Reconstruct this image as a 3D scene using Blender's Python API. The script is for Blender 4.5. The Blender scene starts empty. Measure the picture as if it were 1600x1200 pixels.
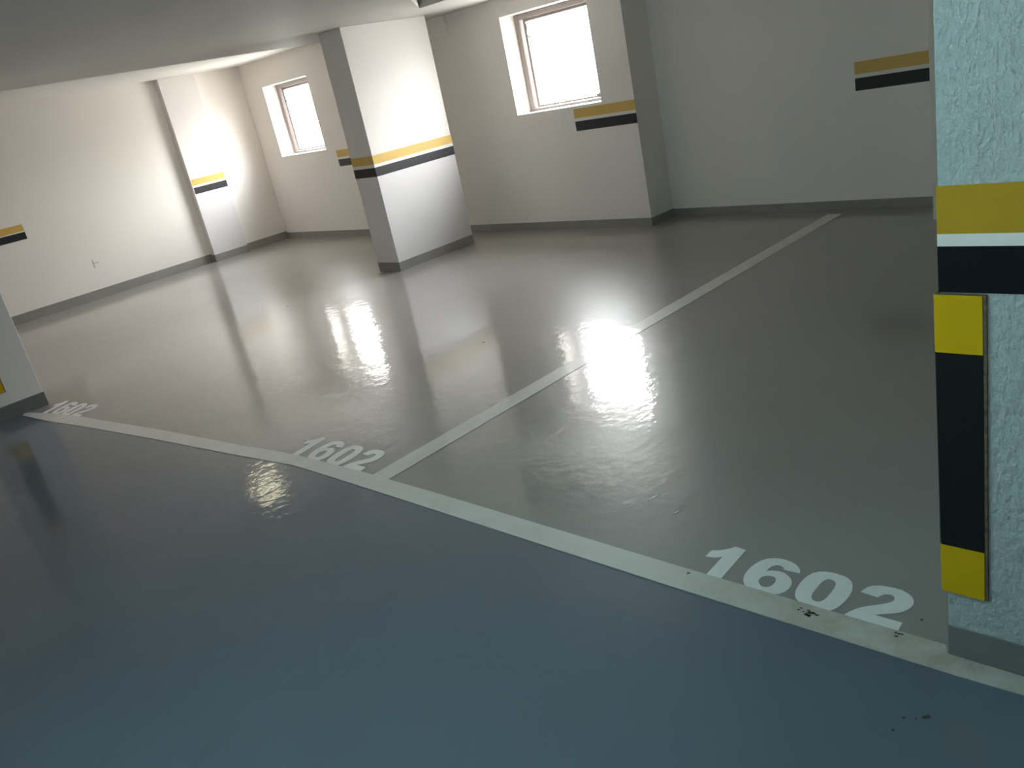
import bpy, bmesh, math, random
from mathutils import Vector, Matrix
from mathutils.geometry import tessellate_polygon

# ------------------------------------------------------------------ camera, world, light, exposure
scene = bpy.context.scene
COL = scene.collection
scene.view_settings.view_transform = 'Standard'
scene.view_settings.look = 'None'
scene.view_settings.gamma = 1.0
scene.view_settings.use_curve_mapping = False
scene.view_settings.exposure = 0.0
scene.cycles.use_denoising = True
scene.cycles.max_bounces = 14
scene.cycles.diffuse_bounces = 8
scene.cycles.glossy_bounces = 5
scene.cycles.transparent_max_bounces = 8
scene.cycles.sample_clamp_indirect = 8.0
scene.cycles.blur_glossy = 0.3

FW = Vector((-0.693789, 0.633469, -0.342598))
RT = Vector((0.712615, 0.672610, -0.199437))
UP = Vector((-0.104098, 0.382508, 0.918069))
cam_d = bpy.data.cameras.new('camera')
cam_d.sensor_width = 36.0
cam_d.lens = 29.4575
cam_d.clip_start = 0.02
cam = bpy.data.objects.new('camera', cam_d)
COL.objects.link(cam)
m = Matrix((RT, UP, -FW)).transposed().to_4x4()
m.translation = Vector((0, 0, 1.5))
cam.matrix_world = m
scene.camera = cam

SKY_STEPS = ((0.0, 27.0, (1, .96, .91)), (0.48, 30.0, (1, .97, .93)), (0.54, 56.0, (1, .98, .955)),
             (0.72, 100.0, (.97, .98, 1.0)), (1.0, 105.0, (.9, .97, 1.05)))
LAMP_POWER = 6.5         # warm lamp in the left bay
FILL_TUBE_POWER = 44.0       # added, unseen cool tube that fills the near column and lane
SKY_GATE = 0.35        # cool open shade behind the camera, on the driveway side
world = bpy.data.worlds.new('world')
scene.world = world
world.use_nodes = True
nt = world.node_tree
nt.nodes.clear()
w_out = nt.nodes.new('ShaderNodeOutputWorld')
w_bg = nt.nodes.new('ShaderNodeBackground')
w_tc = nt.nodes.new('ShaderNodeTexCoord')
w_sep = nt.nodes.new('ShaderNodeSeparateXYZ')
w_map = nt.nodes.new('ShaderNodeMapRange')
w_mix = nt.nodes.new('ShaderNodeMix')
w_mix.data_type = 'RGBA'
w_map.inputs['From Min'].default_value = 0.12     # sky outside dimmed towards the sides, to weaken grazing light near the windows
w_map.inputs['From Max'].default_value = 1.0
w_mix.inputs['A'].default_value = (0.58 * SKY_GATE, 1.0 * SKY_GATE, 1.10 * SKY_GATE, 1)
# window side: sunlit ground and walls low down, a much brighter open sky higher up
w_el = nt.nodes.new('ShaderNodeMapRange')
w_el.inputs['From Min'].default_value = -1.0
w_el.inputs['From Max'].default_value = 1.0
w_ramp = nt.nodes.new('ShaderNodeValToRGB')
for i, (pos, val, tint) in enumerate(SKY_STEPS):
    e = w_ramp.color_ramp.elements[i] if i < 2 else w_ramp.color_ramp.elements.new(pos)
    e.position = pos
    e.color = (tint[0] * val, tint[1] * val, tint[2] * val, 1)
nt.links.new(w_tc.outputs['Generated'], w_sep.inputs[0])
nt.links.new(w_sep.outputs['Z'], w_el.inputs['Value'])
nt.links.new(w_el.outputs['Result'], w_ramp.inputs[0])
nt.links.new(w_ramp.outputs['Color'], w_mix.inputs['B'])
nt.links.new(w_sep.outputs['Y'], w_map.inputs['Value'])
nt.links.new(w_map.outputs['Result'], w_mix.inputs['Factor'])
nt.links.new(w_mix.outputs['Result'], w_bg.inputs['Color'])
nt.links.new(w_bg.outputs[0], w_out.inputs[0])


def daylight_portal(name, loc, rot, sx, sy):
    """guides the sky light through a real opening; gives no light of its own"""
    d = bpy.data.lights.new(name, 'AREA')
    d.shape = 'RECTANGLE'
    d.size, d.size_y = sx, sy
    d.cycles.is_portal = True
    o = bpy.data.objects.new(name, d)
    o.location = loc
    o.rotation_euler = rot
    COL.objects.link(o)


R90 = math.pi / 2
daylight_portal('window_daylight', (-9.54, 6.28, 1.51), (-R90, 0, 0), 1.0, 0.86)
daylight_portal('window_daylight', (-5.245, 6.28, 1.54), (-R90, 0, 0), 1.0, 0.86)
GX0, GX1, GZ, GY = -1.3, 1.3, 2.0, -1.3
daylight_portal('gate_daylight', ((GX0 + GX1) / 2, GY - 0.1, GZ / 2), (R90, 0, 0), GX1 - GX0, GZ)

# ------------------------------------------------------------------ helpers


def lin(r, g, b):
    f = lambda c: ((c / 255) / 12.92) if c / 255 <= 0.04045 else (((c / 255) + 0.055) / 1.055) ** 2.4
    return (f(r), f(g), f(b), 1.0)


class MB:
    def __init__(self):
        self.bm = bmesh.new()

    def box(self, x0, x1, y0, y1, z0, z1, mat=0):
        vs = [self.bm.verts.new(p) for p in ((x0, y0, z0), (x1, y0, z0), (x1, y1, z0), (x0, y1, z0),
                                            (x0, y0, z1), (x1, y0, z1), (x1, y1, z1), (x0, y1, z1))]
        for q in ((3, 2, 1, 0), (4, 5, 6, 7), (0, 1, 5, 4), (1, 2, 6, 5), (2, 3, 7, 6), (3, 0, 4, 7)):
            self.bm.faces.new([vs[i] for i in q]).material_index = mat
        return self

    def prism(self, loops, z0, z1, mat=0):
        """extrude a flat outline (first loop) with holes (other loops) from z0 to z1"""
        tri = tessellate_polygon([[Vector((x, y, 0)) for x, y in L] for L in loops])
        pts = [p for L in loops for p in L]
        lo = [self.bm.verts.new((x, y, z0)) for x, y in pts]
        hi = [self.bm.verts.new((x, y, z1)) for x, y in pts]
        for t in tri:
            for ring in (lo, hi):
                try:
                    self.bm.faces.new([ring[i] for i in t]).material_index = mat
                except ValueError:
                    pass
        k = 0
        for L in loops:
            n = len(L)
            for i in range(n):
                a, b = k + i, k + (i + 1) % n
                self.bm.faces.new((lo[a], lo[b], hi[b], hi[a])).material_index = mat
            k += n
        return self

    def tube(self, pts, r, seg=8):
        rings = []
        for i, p in enumerate(pts):
            p = Vector(p)
            d = (Vector(pts[min(i + 1, len(pts) - 1)]) - Vector(pts[max(i - 1, 0)])).normalized()
            a = d.orthogonal().normalized()
            b = d.cross(a)
            rings.append([self.bm.verts.new(p + r * (math.cos(t) * a + math.sin(t) * b))
                          for t in [2 * math.pi * j / seg for j in range(seg)]])
        for A, B in zip(rings, rings[1:]):
            for j in range(seg):
                self.bm.faces.new((A[j], A[(j + 1) % seg], B[(j + 1) % seg], B[j]))
        self.bm.faces.new(rings[0][::-1])
        self.bm.faces.new(rings[-1])
        return self

    def map(self, fn):
        for v in self.bm.verts:
            v.co = fn(v.co)
        return self

    def build(self, name, mats, parent=None, bevel=0.0, seg=2, smooth=False):
        bmesh.ops.recalc_face_normals(self.bm, faces=self.bm.faces)
        me = bpy.data.meshes.new(name)
        self.bm.to_mesh(me)
        self.bm.free()
        for q in (mats if isinstance(mats, (list, tuple)) else [mats]):
            me.materials.append(q)
        if smooth:
            for p in me.polygons:
                p.use_smooth = True
        o = bpy.data.objects.new(name, me)
        COL.objects.link(o)
        if parent is not None:
            o.parent = parent
            o.matrix_parent_inverse = parent.matrix_world.inverted()
        if bevel:
            b = o.modifiers.new('bevel', 'BEVEL')
            b.width = bevel
            b.segments = seg
            b.limit_method = 'ANGLE'
        return o


def structure(o, label=None):
    o['kind'] = 'structure'
    if label:
        o['label'] = label
    return o


def thing(o, label, cat, group=None):
    o['label'] = label
    o['category'] = cat
    if group:
        o['group'] = group
    return o


def empty(name, loc, label, cat, group=None):
    o = bpy.data.objects.new(name, None)
    o.location = loc
    o.empty_display_size = 0.1
    COL.objects.link(o)
    bpy.context.view_layer.update()
    return thing(o, label, cat, group)


# ------------------------------------------------------------------ materials


def mat(name, color, rough=0.6, noise=0.0, nscale=6.0, bump=0.0, bscale=60.0, stretch=(1, 1, 1), detail=4.0,
        spec=0.5, metal=0.0, color2=None, bump2=0.0, bscale2=3.0, rough_var=0.0, coat=0.0, coat_rough=0.05):
    M = bpy.data.materials.new(name)
    M.use_nodes = True
    t = M.node_tree
    b = t.nodes['Principled BSDF']
    b.inputs['Roughness'].default_value = rough
    b.inputs['Metallic'].default_value = metal
    b.inputs['Specular IOR Level'].default_value = spec
    tc = t.nodes.new('ShaderNodeTexCoord')
    mp = t.nodes.new('ShaderNodeMapping')
    mp.inputs['Scale'].default_value = stretch
    t.links.new(tc.outputs['Object'], mp.inputs[0])
    n = t.nodes.new('ShaderNodeTexNoise')
    n.inputs['Scale'].default_value = nscale
    n.inputs['Detail'].default_value = detail
    t.links.new(mp.outputs[0], n.inputs['Vector'])
    ramp = t.nodes.new('ShaderNodeValToRGB')
    ramp.color_ramp.elements[0].position = 0.3
    ramp.color_ramp.elements[1].position = 0.7
    c2 = color2 or tuple(max(0, c * (1 - noise)) for c in color[:3]) + (1,)
    ramp.color_ramp.elements[0].color = c2
    ramp.color_ramp.elements[1].color = color
    t.links.new(n.outputs['Fac'], ramp.inputs[0])
    t.links.new(ramp.outputs[0], b.inputs['Base Color'])
    if rough_var:
        mr = t.nodes.new('ShaderNodeMapRange')
        mr.inputs['To Min'].default_value = rough - rough_var
        mr.inputs['To Max'].default_value = rough + rough_var
        t.links.new(n.outputs['Fac'], mr.inputs['Value'])
        t.links.new(mr.outputs[0], b.inputs['Roughness'])
    last = None
    for st, sc in ((bump2, bscale2), (bump, bscale)):
        if st:
            nn = t.nodes.new('ShaderNodeTexNoise')
            nn.inputs['Scale'].default_value = sc
            nn.inputs['Detail'].default_value = 3.0
            t.links.new(mp.outputs[0], nn.inputs['Vector'])
            bp = t.nodes.new('ShaderNodeBump')
            bp.inputs['Strength'].default_value = 1.0
            bp.inputs['Distance'].default_value = st
            t.links.new(nn.outputs['Fac'], bp.inputs['Height'])
            if last:
                t.links.new(last.outputs[0], bp.inputs['Normal'])
            t.links.new(bp.outputs[0], b.inputs['Normal'])
            last = bp
    if coat:
        b.inputs['Coat Weight'].default_value = coat
        b.inputs['Coat Roughness'].default_value = coat_rough
        b.inputs['Coat IOR'].default_value = 1.5
        if last:
            t.links.new(last.outputs[0], b.inputs['Coat Normal'])
    return M


WALL = mat('wall_paint', (0.875, 0.835, 0.79, 1), 0.55, noise=0.03, nscale=1.5, bump=0.0006, bscale=55)
COLPAINT = mat('column_paint', (0.77, 0.735, 0.715, 1), 0.5, noise=0.03, nscale=2, bump=0.0006, bscale=55)
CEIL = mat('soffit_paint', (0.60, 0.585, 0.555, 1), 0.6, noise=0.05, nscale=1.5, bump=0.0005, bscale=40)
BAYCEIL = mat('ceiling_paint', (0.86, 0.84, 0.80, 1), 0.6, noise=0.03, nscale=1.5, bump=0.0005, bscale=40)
STUCCO = mat('textured_stucco', (0.45, 0.51, 0.505, 1), 0.6, color2=(0.38, 0.435, 0.43, 1), nscale=85, bump=0.010, bscale=85, bump2=0.006,
             bscale2=30, stretch=(1, 1, 0.6))
SKIRT = mat('skirting_paint', (0.30, 0.285, 0.27, 1), 0.4, noise=0.12, nscale=5)
SKIRTD = mat('dark_skirting_paint', (0.17, 0.17, 0.165, 1), 0.4, noise=0.15, nscale=7)
COLLOW = mat('column_lower_paint_bounce', (0.78, 0.755, 0.765, 1), 0.35, noise=0.03, nscale=2, bump=0.0004, bscale=55)  # cooler lower paint, with light bounced off the floor put into its tone
FLOOR_GLOSS = dict(bump=0.0014, bscale=19, bump2=0.0022, bscale2=3.4, stretch=(1.0, 0.75, 1), spec=0.16,
                   coat=0.85, coat_rough=0.06)
STALL = mat('stall_epoxy', (0.335, 0.312, 0.296, 1), 0.34, noise=0.10, nscale=1.3, **FLOOR_GLOSS)
LANE = mat('lane_epoxy', (0.120, 0.150, 0.190, 1), 0.34, noise=0.08, nscale=1.1, **FLOOR_GLOSS)
LINE = mat('line_paint', (0.74, 0.72, 0.68, 1), 0.4, noise=0.10, nscale=9, bump=0.0010, bscale=19, spec=0.2, coat=0.5, coat_rough=0.09)


def worn_line():
    """line paint with tyre dirt and wear growing towards the end of the line that cars cross"""
    M = LINE.copy()
    M.name = 'worn_line_paint'
    t = M.node_tree
    bsdf = t.nodes['Principled BSDF']
    src = bsdf.inputs['Base Color'].links[0].from_socket
    tc = t.nodes.new('ShaderNodeTexCoord')
    sp = t.nodes.new('ShaderNodeSeparateXYZ')
    t.links.new(tc.outputs['Object'], sp.inputs[0])
    along = t.nodes.new('ShaderNodeMapRange')
    along.interpolation_type = 'SMOOTHSTEP'
    along.inputs['From Min'].default_value = -1.75
    along.inputs['From Max'].default_value = -0.75
    along.inputs['To Max'].default_value = 0.62
    t.links.new(sp.outputs['X'], along.inputs['Value'])
    n = t.nodes.new('ShaderNodeTexNoise')
    n.inputs['Scale'].default_value = 9
    n.inputs['Detail'].default_value = 9
    n.inputs['Roughness'].default_value = 0.65
    t.links.new(tc.outputs['Object'], n.inputs['Vector'])
    r = t.nodes.new('ShaderNodeMapRange')
    r.inputs['From Min'].default_value = 0.35
    r.inputs['From Max'].default_value = 0.62
    r.inputs['To Min'].default_value = 0.45
    r.inputs['To Max'].default_value = 1.35
    t.links.new(n.outputs['Fac'], r.inputs['Value'])
    mul = t.nodes.new('ShaderNodeMath')
    mul.operation = 'MULTIPLY'
    mul.use_clamp = True
    t.links.new(along.outputs[0], mul.inputs[0])
    t.links.new(r.outputs[0], mul.inputs[1])
    mx = t.nodes.new('ShaderNodeMix')
    mx.data_type = 'RGBA'
    t.links.new(mul.outputs[0], mx.inputs['Factor'])
    t.links.new(src, mx.inputs['A'])
    mx.inputs['B'].default_value = (0.36, 0.31, 0.26, 1)
    t.links.new(mx.outputs['Result'], bsdf.inputs['Base Color'])
    return M


WORNLINE = worn_line()
DIGIT = mat('number_paint', (0.87, 0.86, 0.84, 1), 0.35, noise=0.06, nscale=20)
YELLOW = mat('yellow_stripe_paint', (0.66, 0.44, 0.11, 1), 0.5, noise=0.06, nscale=14)
YELLOWN = mat('yellow_stripe_paint_dimmed', (0.44, 0.265, 0.02, 1), 0.7, noise=0.08, nscale=14, spec=0.15)  # same yellow for the near column, darkened against the strong light there
BLACK = mat('black_stripe_paint', (0.020, 0.020, 0.025, 1), 0.5, noise=0.1, nscale=14, spec=0.4)
BLACKN = mat('matt_black_stripe_paint', (0.008, 0.0095, 0.013, 1), 0.8, noise=0.1, nscale=14, spec=0.12)
GAP = mat('white_gap_paint', (0.80, 0.78, 0.74, 1), 0.45, noise=0.03)
GUARDY = mat('yellow_guard_vinyl', (0.58, 0.37, 0.004, 1), 0.6, noise=0.05, nscale=10, spec=0.15)
GUARDK = mat('black_guard_vinyl', (0.007, 0.008, 0.009, 1), 0.55, spec=0.2)
FOAM = mat('foam_edge', (0.20, 0.155, 0.09, 1), 0.9, color2=(0.06, 0.05, 0.035, 1), nscale=60, detail=6)
ALU = mat('window_aluminium', (0.25, 0.215, 0.205, 1), 0.5, noise=0.05)
DARKALU = mat('handle_metal', (0.10, 0.095, 0.09, 1), 0.5)
STAIN = mat('dark_stain', (0.05, 0.04, 0.035, 1), 0.7, noise=0.5, nscale=80)
SCUFF = mat('grey_scuff', (0.60, 0.57, 0.53, 1), 0.7)
SCRATCH_GLINT = mat('pale_scratch_glint', (0.75, 0.75, 0.75, 1), 0.3)  # pale grey stands for the glint on the floor scratches
ASPH = mat('driveway_concrete', (0.30, 0.31, 0.31, 1), 0.8, noise=0.15)


def glass_material():
    M = bpy.data.materials.new('window_glass')
    M.use_nodes = True
    t = M.node_tree
    t.nodes.clear()
    out = t.nodes.new('ShaderNodeOutputMaterial')
    tr = t.nodes.new('ShaderNodeBsdfTransparent')
    gl = t.nodes.new('ShaderNodeBsdfGlossy')
    gl.inputs['Roughness'].default_value = 0.02
    tr.inputs['Color'].default_value = (0.96, 0.97, 0.96, 1)
    mx = t.nodes.new('ShaderNodeMixShader')
    mx.inputs[0].default_value = 0.05
    t.links.new(tr.outputs[0], mx.inputs[1])
    t.links.new(gl.outputs[0], mx.inputs[2])
    t.links.new(mx.outputs[0], out.inputs[0])
    return M


GLASS = glass_material()


def lamp_material(col, strength):
    M = bpy.data.materials.new('lamp_diffuser')
    M.use_nodes = True
    b = M.node_tree.nodes['Principled BSDF']
    b.inputs['Base Color'].default_value = (0.8, 0.8, 0.78, 1)
    b.inputs['Emission Color'].default_value = col
    b.inputs['Emission Strength'].default_value = strength
    return M


# ------------------------------------------------------------------ the setting
LX = -10.48             # left wall
WY = 6.05               # window wall
RY = 6.40               # recessed wall to the right
PX = -4.39              # where the window wall steps back
ZB, ZC = 2.13, 2.262    # beam soffit, ceiling of the left bay
XE = 4.0                # right end of the garage

front_low = [(-0.409, 1.679), (-0.538, 1.673), (-1.325, 1.665), (-2.6, 1.667), (-3.146, 1.665), (-3.441, 1.661),
             (-3.936, 1.598), (-4.684, 1.514), (-5.144, 1.456), (-5.523, 1.407), (-5.915, 1.346), (-6.356, 1.302)]
front_up = [(-6.43, 1.330), (-6.121, 1.415), (-5.749, 1.482), (-5.417, 1.52), (-5.133, 1.557), (-4.862, 1.593),
            (-4.075, 1.674), (-3.555, 1.737), (-3.019, 1.76), (-2.443, 1.765), (-1.388, 1.762), (-0.848, 1.765),
            (-0.598, 1.767)]

# floor: the stalls in grey epoxy, the driving lane in blue-grey epoxy, meeting under the white line
seam = [(x, y + 0.05) for x, y in front_low]
f = MB()
f.prism([[(XE + .2, 1.72)] + seam + [(-6.6, 1.31), (LX - .2, 1.0), (LX - .2, RY + .2), (XE + .2, RY + .2)]], -0.12, 0, 0)
f.prism([[(XE + .2, 1.72)] + seam + [(-6.6, 1.31), (LX - .2, 1.0), (LX - .2, GY - .3), (XE + .2, GY - .3)]], -0.12, 0, 1)
floor = structure(f.build('floor', [STALL, LANE]), 'glossy epoxy floor, grey in the stalls and blue-grey in the lane')
for (ax, ay), (bx, by), w in (((-1.685, 2.056), (-1.666, 2.113), .004), ((-1.551, 2.011), (-1.537, 2.050), .003)):
    dx, dy = bx - ax, by - ay
    l = math.hypot(dx, dy)
    nx, ny = -dy / l * w, dx / l * w
    MB().prism([[(ax, ay), ((ax + bx) / 2 + nx, (ay + by) / 2 + ny), (bx, by), ((ax + bx) / 2 - nx, (ay + by) / 2 - ny)]],
               -0.001, 0.0012).build('scratch_glint', SCRATCH_GLINT, floor)


random.seed(11)
for px_, py_, pr_ in ((-0.597, 1.488, .004), (-0.556, 1.517, .006), (-0.561, 1.512, .005), (-0.603, 1.442, .004), (-0.575, 1.5, .003),
                      (-0.679, 1.836, .004), (-3.74, 3.253, .012), (-6.58, 3.60, .012)):
    MB().prism([[(px_ + pr_ * random.uniform(.5, 1.2) * math.cos(a), py_ + pr_ * random.uniform(.5, 1.2) * math.sin(a))
                 for a in [2 * math.pi * i / 7 for i in range(7)]]], -0.001, 0.0008).build('speck', STAIN, floor)


def wall_y(name, x0, x1, z1, y, th, holes, mats):
    """a wall in the plane y facing -y, thickness th, with rectangular openings (x0, x1, z0, z1)"""
    xs = sorted({x0, x1} | {h[0] for h in holes} | {h[1] for h in holes})
    zs = sorted({0, z1} | {h[2] for h in holes} | {h[3] for h in holes})
    b = MB()

    def solid(i, j):
        if not (0 <= i < len(xs) - 1 and 0 <= j < len(zs) - 1):
            return False
        cx, cz = (xs[i] + xs[i + 1]) / 2, (zs[j] + zs[j + 1]) / 2
        return not any(h[0] < cx < h[1] and h[2] < cz < h[3] for h in holes)
    B = b.bm
    q = lambda *ps: B.faces.new([B.verts.new(p) for p in ps])
    y2 = y + th
    for i in range(len(xs) - 1):
        for j in range(len(zs) - 1):
            if not solid(i, j):
                continue
            a, c, d, e = xs[i], xs[i + 1], zs[j], zs[j + 1]
            q((a, y, d), (c, y, d), (c, y, e), (a, y, e))
            q((a, y2, d), (a, y2, e), (c, y2, e), (c, y2, d))
            if not solid(i - 1, j):
                q((a, y, d), (a, y, e), (a, y2, e), (a, y2, d))
            if not solid(i + 1, j):
                q((c, y, d), (c, y2, d), (c, y2, e), (c, y, e))
            if not solid(i, j - 1):
                q((a, y, d), (a, y2, d), (c, y2, d), (c, y, d))
            if not solid(i, j + 1):
                q((a, y, e), (c, y, e), (c, y2, e), (a, y2, e))
    bmesh.ops.remove_doubles(B, verts=B.verts, dist=1e-5)
    return b.build(name, mats)


W1 = (-10.04, -9.02, 1.075, 1.943)
W2 = (-5.745, -4.735, 1.105, 1.972)
wb = structure(wall_y('wall_back', LX - .2, PX, 2.5, WY, 0.40, [W1, W2], WALL), 'off-white back wall with two small windows')
MB().box(-6.66, -6.44, WY - .03, WY + .05, 1.95, 2.2).build('wall_patch', WALL, wb, bevel=0.01)
structure(MB().box(PX - .005, XE + .2, RY, RY + .3, 0, 2.6).build('wall_back_recess', WALL), 'grey-white recessed back wall at the right')
wl = structure(MB().box(LX - .2, LX, GY - .2, WY, 0, 2.5).build('wall_left', WALL), 'long off-white wall at the left')
s = MB()
s.box(LX - .001, LX + .0015, 3.47, 3.53, 0.402, 0.415)
s.box(LX - .001, LX + .0015, 3.462, 3.478, 0.36, 0.45)
s.build('scuff_mark', SCUFF, wl)
structure(MB().box(XE, XE + .2, GY - .2, RY, 0, 2.5).build('wall_right', WALL))
structure(wall_y('wall_front', LX - .2, XE + .2, 2.5, GY - .2, 0.2, [(GX0, GX1, 0, GZ)], WALL))
structure(MB().box(GX0 - 6, GX1 + 6, GY - 14, GY - .2, -0.12, -0.005).build('ground', ASPH))

# ceiling: low flat slab with a stepped recess, and the slightly higher bay by the left wall
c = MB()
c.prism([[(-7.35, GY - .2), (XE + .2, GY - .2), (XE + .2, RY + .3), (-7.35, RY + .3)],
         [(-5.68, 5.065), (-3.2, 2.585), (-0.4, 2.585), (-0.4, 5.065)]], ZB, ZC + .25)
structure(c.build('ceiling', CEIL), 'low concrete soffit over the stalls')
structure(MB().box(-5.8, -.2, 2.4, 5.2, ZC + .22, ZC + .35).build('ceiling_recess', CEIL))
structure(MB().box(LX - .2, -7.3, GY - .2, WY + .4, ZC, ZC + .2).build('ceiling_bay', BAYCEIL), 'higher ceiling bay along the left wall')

# skirting painted like the floor
structure(MB().box(LX - .01, PX + .004, WY - .004, WY + .01, 0, 0.075).build('baseboard_back', SKIRT))
structure(MB().box(PX, -2.03, RY - .004, RY + .01, 0, 0.065).build('baseboard_recess', SKIRT))
structure(MB().box(PX - .01, PX + .004, WY, RY, 0, 0.07).build('baseboard_step', SKIRT))
structure(MB().box(LX - .01, LX + .004, GY, 4.9, 0, 0.105).build('baseboard_left', SKIRT))
structure(MB().box(LX - .01, LX + .004, 5.38, WY, 0, 0.095).build('baseboard_left', SKIRT))

# ------------------------------------------------------------------ windows


def window(n, hole, dz, label):
    x0, x1, z0, z1 = hole
    y0, y1 = WY + 0.19, WY + 0.25
    root = bpy.data.objects.new('window_%d' % n, None)
    root.location = ((x0 + x1) / 2, y0, z0)
    COL.objects.link(root)
    bpy.context.view_layer.update()
    structure(root, label)
    fr = MB()
    t = 0.06
    fr.box(x0, x0 + t, y0, y1, z0, z1).box(x1 - t, x1, y0, y1, z0, z1)
    fr.box(x0 + t, x1 - t, y0, y1, z1 - .05, z1).box(x0 + t, x1 - t, y0, y1, z0, z0 + .022)
    fr.build('frame', ALU, root, bevel=0.004)
    a, b, c0, c1 = x0 + t + .016, x1 - t - .005, z0 + .026, z1 - .046
    sh = MB()
    q = 0.03
    ys, ye = y1 - .03, y1 + .01
    sh.box(a, a + q, ys, ye, c0, c1).box(b - q, b, ys, ye, c0, c1)
    sh.box(a + q, b - q, ys, ye, c1 - q, c1).box(a + q, b - q, ys, ye, c0, c0 + .018)
    sash = sh.build('sash', ALU, root, bevel=0.003)
    MB().box(a + q, b - q, ye - .012, ye - .008, c0 + .014, c1 - q).build('pane', GLASS, sash)
    st = MB()
    sx = a + q + .006
    st.tube([(sx, ys - .004, c1 - .05), (sx + .012, ys - .012, c1 - .075), (sx + .006, ys - .012, c1 - .10)], 0.008)
    st.tube([(sx + .002, ys - .006, c1 - .15), (sx + .022, ys - .012, c1 - .17), (sx + .038, ys - .012, c1 - .158)], 0.008)
    st.build('stay_hook', DARKALU, sash)
    hx = x1 - .17
    ha = MB()
    ha.box(hx - .035, hx + .035, ys - .012, ys, c0 + .016, c0 + .034)
    ha.tube([(hx, ys - .008, c0 + .026), (hx + .004, ys - .02, c0 + .045)], 0.006)
    ha.build('handle', DARKALU, sash)
    return root


window(1, W1, 0, 'small overexposed window left of the standing column')
window(2, W2, 0, 'small overexposed window between the standing column and the wall step')

# ------------------------------------------------------------------ columns and pilasters


def stripes_xy(root, x0, x1, y0, y1, zz, sides, ym, km=BLACK, d=0.0012):
    """yellow and black bands on the named sides of a block; zz = (yellow top, yellow low, black top, black low)"""
    for nm, mt, a, b in (('yellow_stripe', ym, zz[1], zz[0]), ('white_stripe', GAP, zz[2], zz[1]), ('black_stripe', km, zz[3], zz[2])):
        s = MB()
        if 'front' in sides:
            s.box(x0 - (d if 'left' in sides else 0), x1 + (d if 'right' in sides else 0), y0 - d, y0 + .002, b if b < a else a, a if b < a else b)
        if 'right' in sides:
            s.box(x1 - .002, x1 + d, y0 + .002, y1, min(a, b), max(a, b))
        if 'left' in sides:
            s.box(x0 - d, x0 + .002, y0 + .002, y1, min(a, b), max(a, b))
        s.build(nm, mt, root)


def corner_guard(x, y, sx, z0, z1, zb0, zb1, w, label, group):
    """foam corner guard wrapped round the corner (x, y): one leg along the face y (towards +x*sx), one along +y"""
    root = empty('corner_guard', (x, y, z0), label, 'corner guard', group)
    t, k = 0.011, 0.0025

    def ell(o, w, r):
        # L outline whose outer faces stand o off the wall
        pts = []
        n = 5
        for i in range(n + 1):
            a = i / n * math.pi / 2
            pts.append((-o + r - r * math.sin(a), -o + r - r * math.cos(a)))
        return [(w, -o)] + pts + [(-o, w), (0, w), (0, 0), (w, 0)]
    tr = lambda p: (x + p[0] * sx, y + p[1])
    MB().prism([[tr(p) for p in ell(t - k, w, .006)]], z0, z1).build('foam_backing', FOAM, root)
    for nm, mt, a, b in (('yellow_band', GUARDY, z0 + .002, zb0), ('black_band', GUARDK, zb0, zb1), ('yellow_band', GUARDY, zb1, z1)):
        L = []
        n = 6
        for o, r, rev in ((t, .008, False), (t - k, .006, True)):
            pts = [(w - .006, -o)]
            for i in range(n + 1):
                q = i / n * math.pi / 2
                pts.append((-o + r - r * math.sin(q), -o + r - r * math.cos(q)))
            pts.append((-o, w - .006))
            L += pts[::-1] if rev else pts
        MB().prism([[tr(p) for p in L]], a, b - .0008).build(nm, mt, root, bevel=0.001)
    return root


# the near column at the right edge of the view
NX, NY = -0.583, 1.74
near = empty('column', (-0.2, 2.1, 0), 'near textured white column with a foam corner guard, at the end of the front line', 'column')
nb = MB().box(NX, 0.25, NY, 2.5, 0.084, ZB)
nb.build('shaft', STUCCO, near, bevel=0.004)
MB().box(NX - .001, 0.251, NY - .001, 2.501, 0, 0.086).build('skirting', SKIRTD, near, bevel=0.002)
stripes_xy(near, NX, 0.25, NY, 2.5, (1.129, 1.034, 1.009, 0.9135), ('front', 'left'), YELLOWN, BLACKN, d=.002)
corner_guard(NX, NY, 1, 0.187, 0.911, 0.316, 0.785, 0.088,
             'yellow and black foam corner guard on the near textured column', None)

# the column standing between the two windows
MX0, MX1, MY0, MY1 = -6.57, -6.245, 4.64, 5.61
mid = empty('column', ((MX0 + MX1) / 2, (MY0 + MY1) / 2, 0), 'free-standing white column with yellow and black stripes, between the two windows', 'column')
MB().box(MX0, MX1, MY0, MY1, 0.88, ZB).box(MX0, MX1, MY0, MY1, 0.08, 0.88, 1).build('shaft', [COLPAINT, COLLOW], mid, bevel=0.004)
s = MB().box(MX0 - .001, MX1 + .001, MY0 - .001, MY1 + .001, 0, 0.083)
s.prism([[(MX0 + .02, MY0 - .001), (MX0 + .10, MY0 - .09), (MX1 - .01, MY0 - .001)]], 0, 0.004)
s.build('skirting', SKIRT, mid)
stripes_xy(mid, MX0, MX1, MY0, MY1, (1.06, 0.983, 0.955, 0.876), ('front', 'right', 'left'), YELLOW)

# the column cut by the left edge of the view
QX, QY0, QY1 = -6.395, 1.185, 1.485
lc = empty('column', (QX - .5, 1.33, 0), 'white column at the left end of the front line with a dark skirting', 'column')
MB().box(QX - .95, QX, QY0, QY1, 0.09, ZB).build('shaft', COLPAINT, lc, bevel=0.004)
MB().box(QX - .952, QX + .003, QY0 - .003, QY1 + .003, 0, 0.098).build('skirting', SKIRTD, lc)
corner_guard(QX, QY0, -1, 0.187, 0.911, 0.316, 0.785, 0.088,
             'yellow foam corner guard on the column at the left end of the front line', None)

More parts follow.
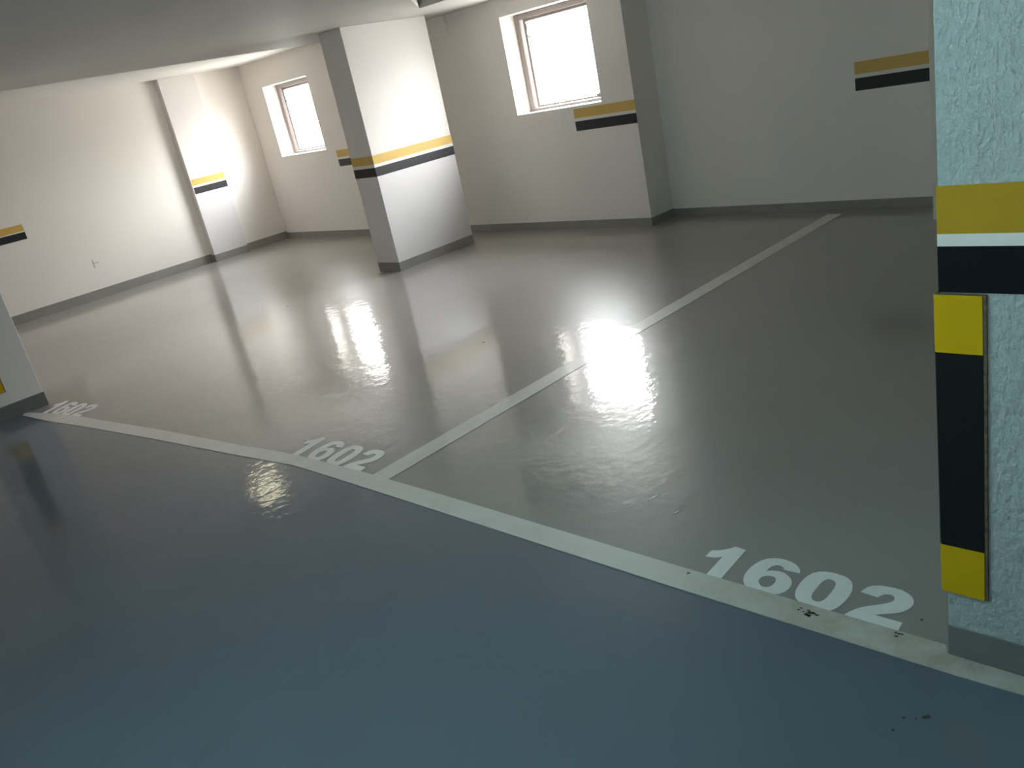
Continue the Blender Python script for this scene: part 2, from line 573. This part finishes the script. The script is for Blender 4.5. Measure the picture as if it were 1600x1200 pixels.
# pilaster on the left wall
pil = empty('pilaster', (LX + .06, 5.14, 0), 'white pilaster with a short yellow and black stripe on the long left wall', 'pilaster')
MB().box(LX + .003, LX + .085, 4.9, 5.38, 0.875, ZC).box(LX + .003, LX + .085, 4.9, 5.38, 0.085, 0.875, 1).build('shaft', [COLPAINT, COLLOW], pil, bevel=0.004)
MB().box(LX + .003, LX + .086, 4.899, 5.381, 0, 0.09).build('skirting', SKIRT, pil)
stripes_xy(pil, LX + .003, LX + .085, 4.91, 5.37, (1.055, 0.978, 0.952, 0.872), ('right',), YELLOW)

# pilaster at the end of the recessed wall, a sliver behind the near column
pl2 = MB().box(-2.03, -1.55, 5.97, RY - .006, 0, ZB).build('pilaster', WALL, bevel=0.004)
thing(pl2, 'sliver of a grey pilaster on the recessed wall, just behind the near column', 'pilaster')

# stripes painted on the walls


def wall_stripe(label, x0, x1, y, zz, axis='y'):
    root = empty('wall_stripe', ((x0 + x1) / 2, y, zz[3]) if axis == 'y' else (y, (x0 + x1) / 2, zz[3]), label, 'wall stripe', 'yellow and black stripes painted on the walls')
    for nm, mt, a, b in (('yellow_stripe', YELLOW, zz[1], zz[0]), ('white_stripe', GAP, zz[2], zz[1]), ('black_stripe', BLACK, zz[3], zz[2])):
        if axis == 'y':
            MB().box(x0, x1, y - .0012, y + .002, a, b).build(nm, mt, root)
        else:
            MB().box(y - .002, y + .0012, x0, x1, a, b).build(nm, mt, root)


wall_stripe('yellow and black stripe under the right corner of the window by the wall step', -5.062, PX, WY, (1.08, 0.998, 0.971, 0.888))
wall_stripe('yellow and black stripe peeping out left of the free-standing column, on the window wall', -8.82, -8.1, WY, (1.046, 0.965, 0.94, 0.858))
wall_stripe('dim yellow and black stripe on the recessed wall, ending at the near column', -2.687, -2.03, RY, (1.066, 0.98, 0.953, 0.865))
wall_stripe('yellow and black stripe on the left wall, cut by the left edge of the photo', 2.2, 2.9, LX, (1.03, 0.955, 0.945, 0.866), 'x')

# ------------------------------------------------------------------ paint on the floor
fl = MB().prism([[(0.55, 1.672)] + front_low + front_up + [(-0.586, 1.738), (0.252, 1.738), (0.252, 1.76), (0.55, 1.76)]], 0.0002, 0.0022)
front = fl.build('floor_line', WORNLINE)
thing(front, 'long white front line along the lane, bent near the middle and dirty towards the near column', 'floor line')
random.seed(5)
for sx, sy, sr, sn in ((-0.925, 1.728, .018, 9), (-0.705, 1.750, .013, 5), (-1.317, 1.742, .009, 4), (-0.819, 1.756, .005, 2),
                       (-1.186, 1.704, .003, 1), (-0.846, 1.758, .005, 2), (-0.952, 1.736, .010, 4), (-1.17, 1.757, .005, 2)):
    st = MB()
    for _ in range(sn):
        cx, cy = sx + random.uniform(-1, 1) * sr, sy + random.uniform(-1, 1) * sr * .7
        r = sr * random.uniform(.2, .5)
        pts = [(cx + r * random.uniform(.5, 1.2) * math.cos(a), cy + .7 * r * random.uniform(.5, 1.2) * math.sin(a))
               for a in [2 * math.pi * i / 7 for i in range(7)]]
        st.prism([pts], 0.0024, 0.0029)
    st.build('stain', STAIN, front)

dv = MB().prism([[(-2.936, 1.755), (-2.824, 1.755), (-2.772, 6.235), (-2.888, 6.235)]], 0.0002, 0.0018).build('floor_line', LINE)
thing(dv, 'straight white divider line running from the front line to the recessed wall', 'floor line')

# number outlines in metres, measured on the stencil
one = [(-0.2979, 0.0835), (-0.2988, 0.1201), (-0.2811, 0.1276), (-0.2658, 0.1382), (-0.2512, 0.1544), (-0.2412, 0.1685), (-0.2047, 0.1658), 
       (-0.2006, 0.0834), (-0.1968, 0.0018), (-0.1958, -0.0246), (-0.2462, -0.0217), (-0.2468, 0.003), (-0.2485, 0.0542), (-0.2508, 0.1053), 
       (-0.2601, 0.0962), (-0.272, 0.0896)]
six = [(-0.0113, 0.1272), (-0.0178, 0.1408), (-0.0268, 0.1512), (-0.0411, 0.1614), (-0.0567, 0.1667), (-0.075, 0.1697), (-0.0937, 0.1685), 
       (-0.1123, 0.1617), (-0.1266, 0.1513), (-0.1384, 0.1358), (-0.1448, 0.1151), (-0.1483, 0.0937), (-0.1488, 0.0718), (-0.1465, 0.0516), 
       (-0.1397, 0.0317), (-0.1312, 0.0172), (-0.1207, 0.006), (-0.108, -0.0031), (-0.0904, -0.0091), (-0.0708, -0.0103), (-0.0514, -0.0071), 
       (-0.0358, -0.0015), (-0.0253, 0.0051), (-0.0146, 0.0157), (-0.0077, 0.0292), (-0.0048, 0.0466), (-0.0068, 0.0636), (-0.0127, 0.079), 
       (-0.0219, 0.0907), (-0.035, 0.1008), (-0.0502, 0.1079), (-0.0663, 0.1092), (-0.0811, 0.1053), (-0.0926, 0.0996), (-0.0997, 0.0948), 
       (-0.0998, 0.1089), (-0.097, 0.1223), (-0.0902, 0.1326), (-0.0824, 0.1364), (-0.0726, 0.136), (-0.064, 0.1308), (-0.0597, 0.1222), 
       (-0.0402, 0.1234)]
sixh = [(-0.0958, 0.0391), (-0.0992, 0.0499), (-0.0983, 0.0621), (-0.0925, 0.0717), (-0.0816, 0.0784), (-0.0706, 0.0801), (-0.0619, 0.0769), 
       (-0.0555, 0.0677), (-0.0519, 0.0551), (-0.052, 0.0416), (-0.0568, 0.0302), (-0.0638, 0.0234), (-0.0745, 0.0212), (-0.0858, 0.0269)]
zero = [(0.0222, 0.0259), (0.0158, 0.0421), (0.0117, 0.062), (0.0101, 0.0835), (0.0106, 0.1063), (0.0139, 0.1261), (0.0209, 0.1434), 
       (0.0325, 0.1565), (0.0467, 0.1635), (0.0648, 0.1674), (0.0841, 0.1679), (0.1045, 0.1654), (0.1194, 0.1586), (0.1306, 0.1487), 
       (0.1397, 0.1336), (0.1466, 0.1134), (0.1492, 0.0934), (0.1496, 0.0704), (0.1474, 0.0485), (0.1438, 0.0301), (0.1384, 0.0162), 
       (0.1295, 0.005), (0.1166, -0.0026), (0.1016, -0.0056), (0.0829, -0.006), (0.062, -0.0023), (0.044, 0.0051), (0.0314, 0.0134)]
zeroh = [(0.0652, 0.0373), (0.0617, 0.0484), (0.0606, 0.0629), (0.0604, 0.0846), (0.0603, 0.1088), (0.0624, 0.1232), (0.0676, 0.1335), 
       (0.0759, 0.1367), (0.0862, 0.1352), (0.0942, 0.1281), (0.0987, 0.115), (0.101, 0.0987), (0.1012, 0.0794), (0.1012, 0.058), 
       (0.0989, 0.042), (0.0933, 0.0307), (0.0837, 0.0257), (0.0728, 0.0285)]
two = [(0.1684, 0.1181), (0.1706, 0.1308), (0.1758, 0.1463), (0.185, 0.1579), (0.198, 0.1654), (0.2164, 0.1704), (0.2379, 0.1727), 
       (0.2583, 0.1713), (0.2759, 0.1648), (0.2906, 0.1537), (0.2997, 0.1401), (0.3034, 0.1238), (0.3019, 0.107), (0.2957, 0.0918), 
       (0.2857, 0.0786), (0.2712, 0.0662), (0.2539, 0.0551), (0.242, 0.0468), (0.2362, 0.0405), (0.27, 0.0409), (0.3059, 0.0419), 
       (0.3081, 0.0053), (0.2423, 0.002), (0.21, 0.0011), (0.1674, -0.0007), (0.1719, 0.0125), (0.1758, 0.0246), (0.1834, 0.0387), 
       (0.1932, 0.0531), (0.2056, 0.0666), (0.2208, 0.0786), (0.2337, 0.0906), (0.2465, 0.103), (0.2535, 0.1132), (0.2562, 0.1236), 
       (0.2523, 0.134), (0.2445, 0.1403), (0.2347, 0.1399), (0.2254, 0.1351), (0.219, 0.1259), (0.2142, 0.1151), (0.1945, 0.1167)]
GLYPHS = (('digit_one', [one]), ('digit_six', [six, sixh]), ('digit_zero', [zero, zeroh]), ('digit_two', [two]))


def parking_number(label, mtx):
    (a, b, cx), (d, e, cy) = mtx
    root = empty('parking_number', (cx, cy, 0), label, 'parking number', 'numbers 1602 painted on the floor')
    for nm, loops in GLYPHS:
        L = [[(a * x + b * y + cx, d * x + e * y + cy) for x, y in lp] for lp in loops]
        MB().prism(L, 0.0002, 0.0015).build(nm, DIGIT, root)


parking_number('white 1602 painted on the floor beside the near column, the largest number', ((1, 0, -1.02), (0, 1, 1.76)))
parking_number('white 1602 painted on the floor where the divider line meets the front line', ((0.962, -0.111, -3.322), (0.0255, 1.137, 1.742)))
parking_number('small pale 1602 painted on the floor beside the left column', ((0.836, -0.453, -6.014), (0.12, 1.094, 1.422)))

# ------------------------------------------------------------------ ceiling lamp of the left bay (its glow shows in the floor)
lamp = empty('ceiling_lamp', (-8.39, 3.70, ZC - .03), 'slim warm ceiling lamp in the left bay, seen as a yellowish glow in the floor', 'ceiling lamp')
MB().box(-8.57, -8.21, 3.52, 3.88, ZC - .02, ZC).build('rim', GAP, lamp, bevel=0.003)
MB().box(-8.55, -8.23, 3.54, 3.86, ZC - .026, ZC - .018).build('diffuser', lamp_material((1.0, 0.93, 0.62, 1), LAMP_POWER), lamp)

# added cool tube light above the view, put in for cyan near light
tube = empty('added_tube_light', (-1.4, 0.4, ZB - .08), 'added fill light, a cool white twin tube over the lane, unseen above the view', 'ceiling lamp')
MB().box(-2.05, -0.75, 0.31, 0.49, ZB - .035, ZB).build('housing', GAP, tube, bevel=0.004)
for ty in (0.36, 0.44):
    MB().tube([(-2.0, ty, ZB - .06), (-0.8, ty, ZB - .06)], 0.018, 12).build('tube', lamp_material((0.54, 0.97, 1.0, 1), FILL_TUBE_POWER), tube)
for ex in (-2.015, -0.795):
    MB().box(ex - .012, ex + .012, 0.33, 0.47, ZB - .085, ZB - .03).build('end_cap', GAP, tube, bevel=0.003)
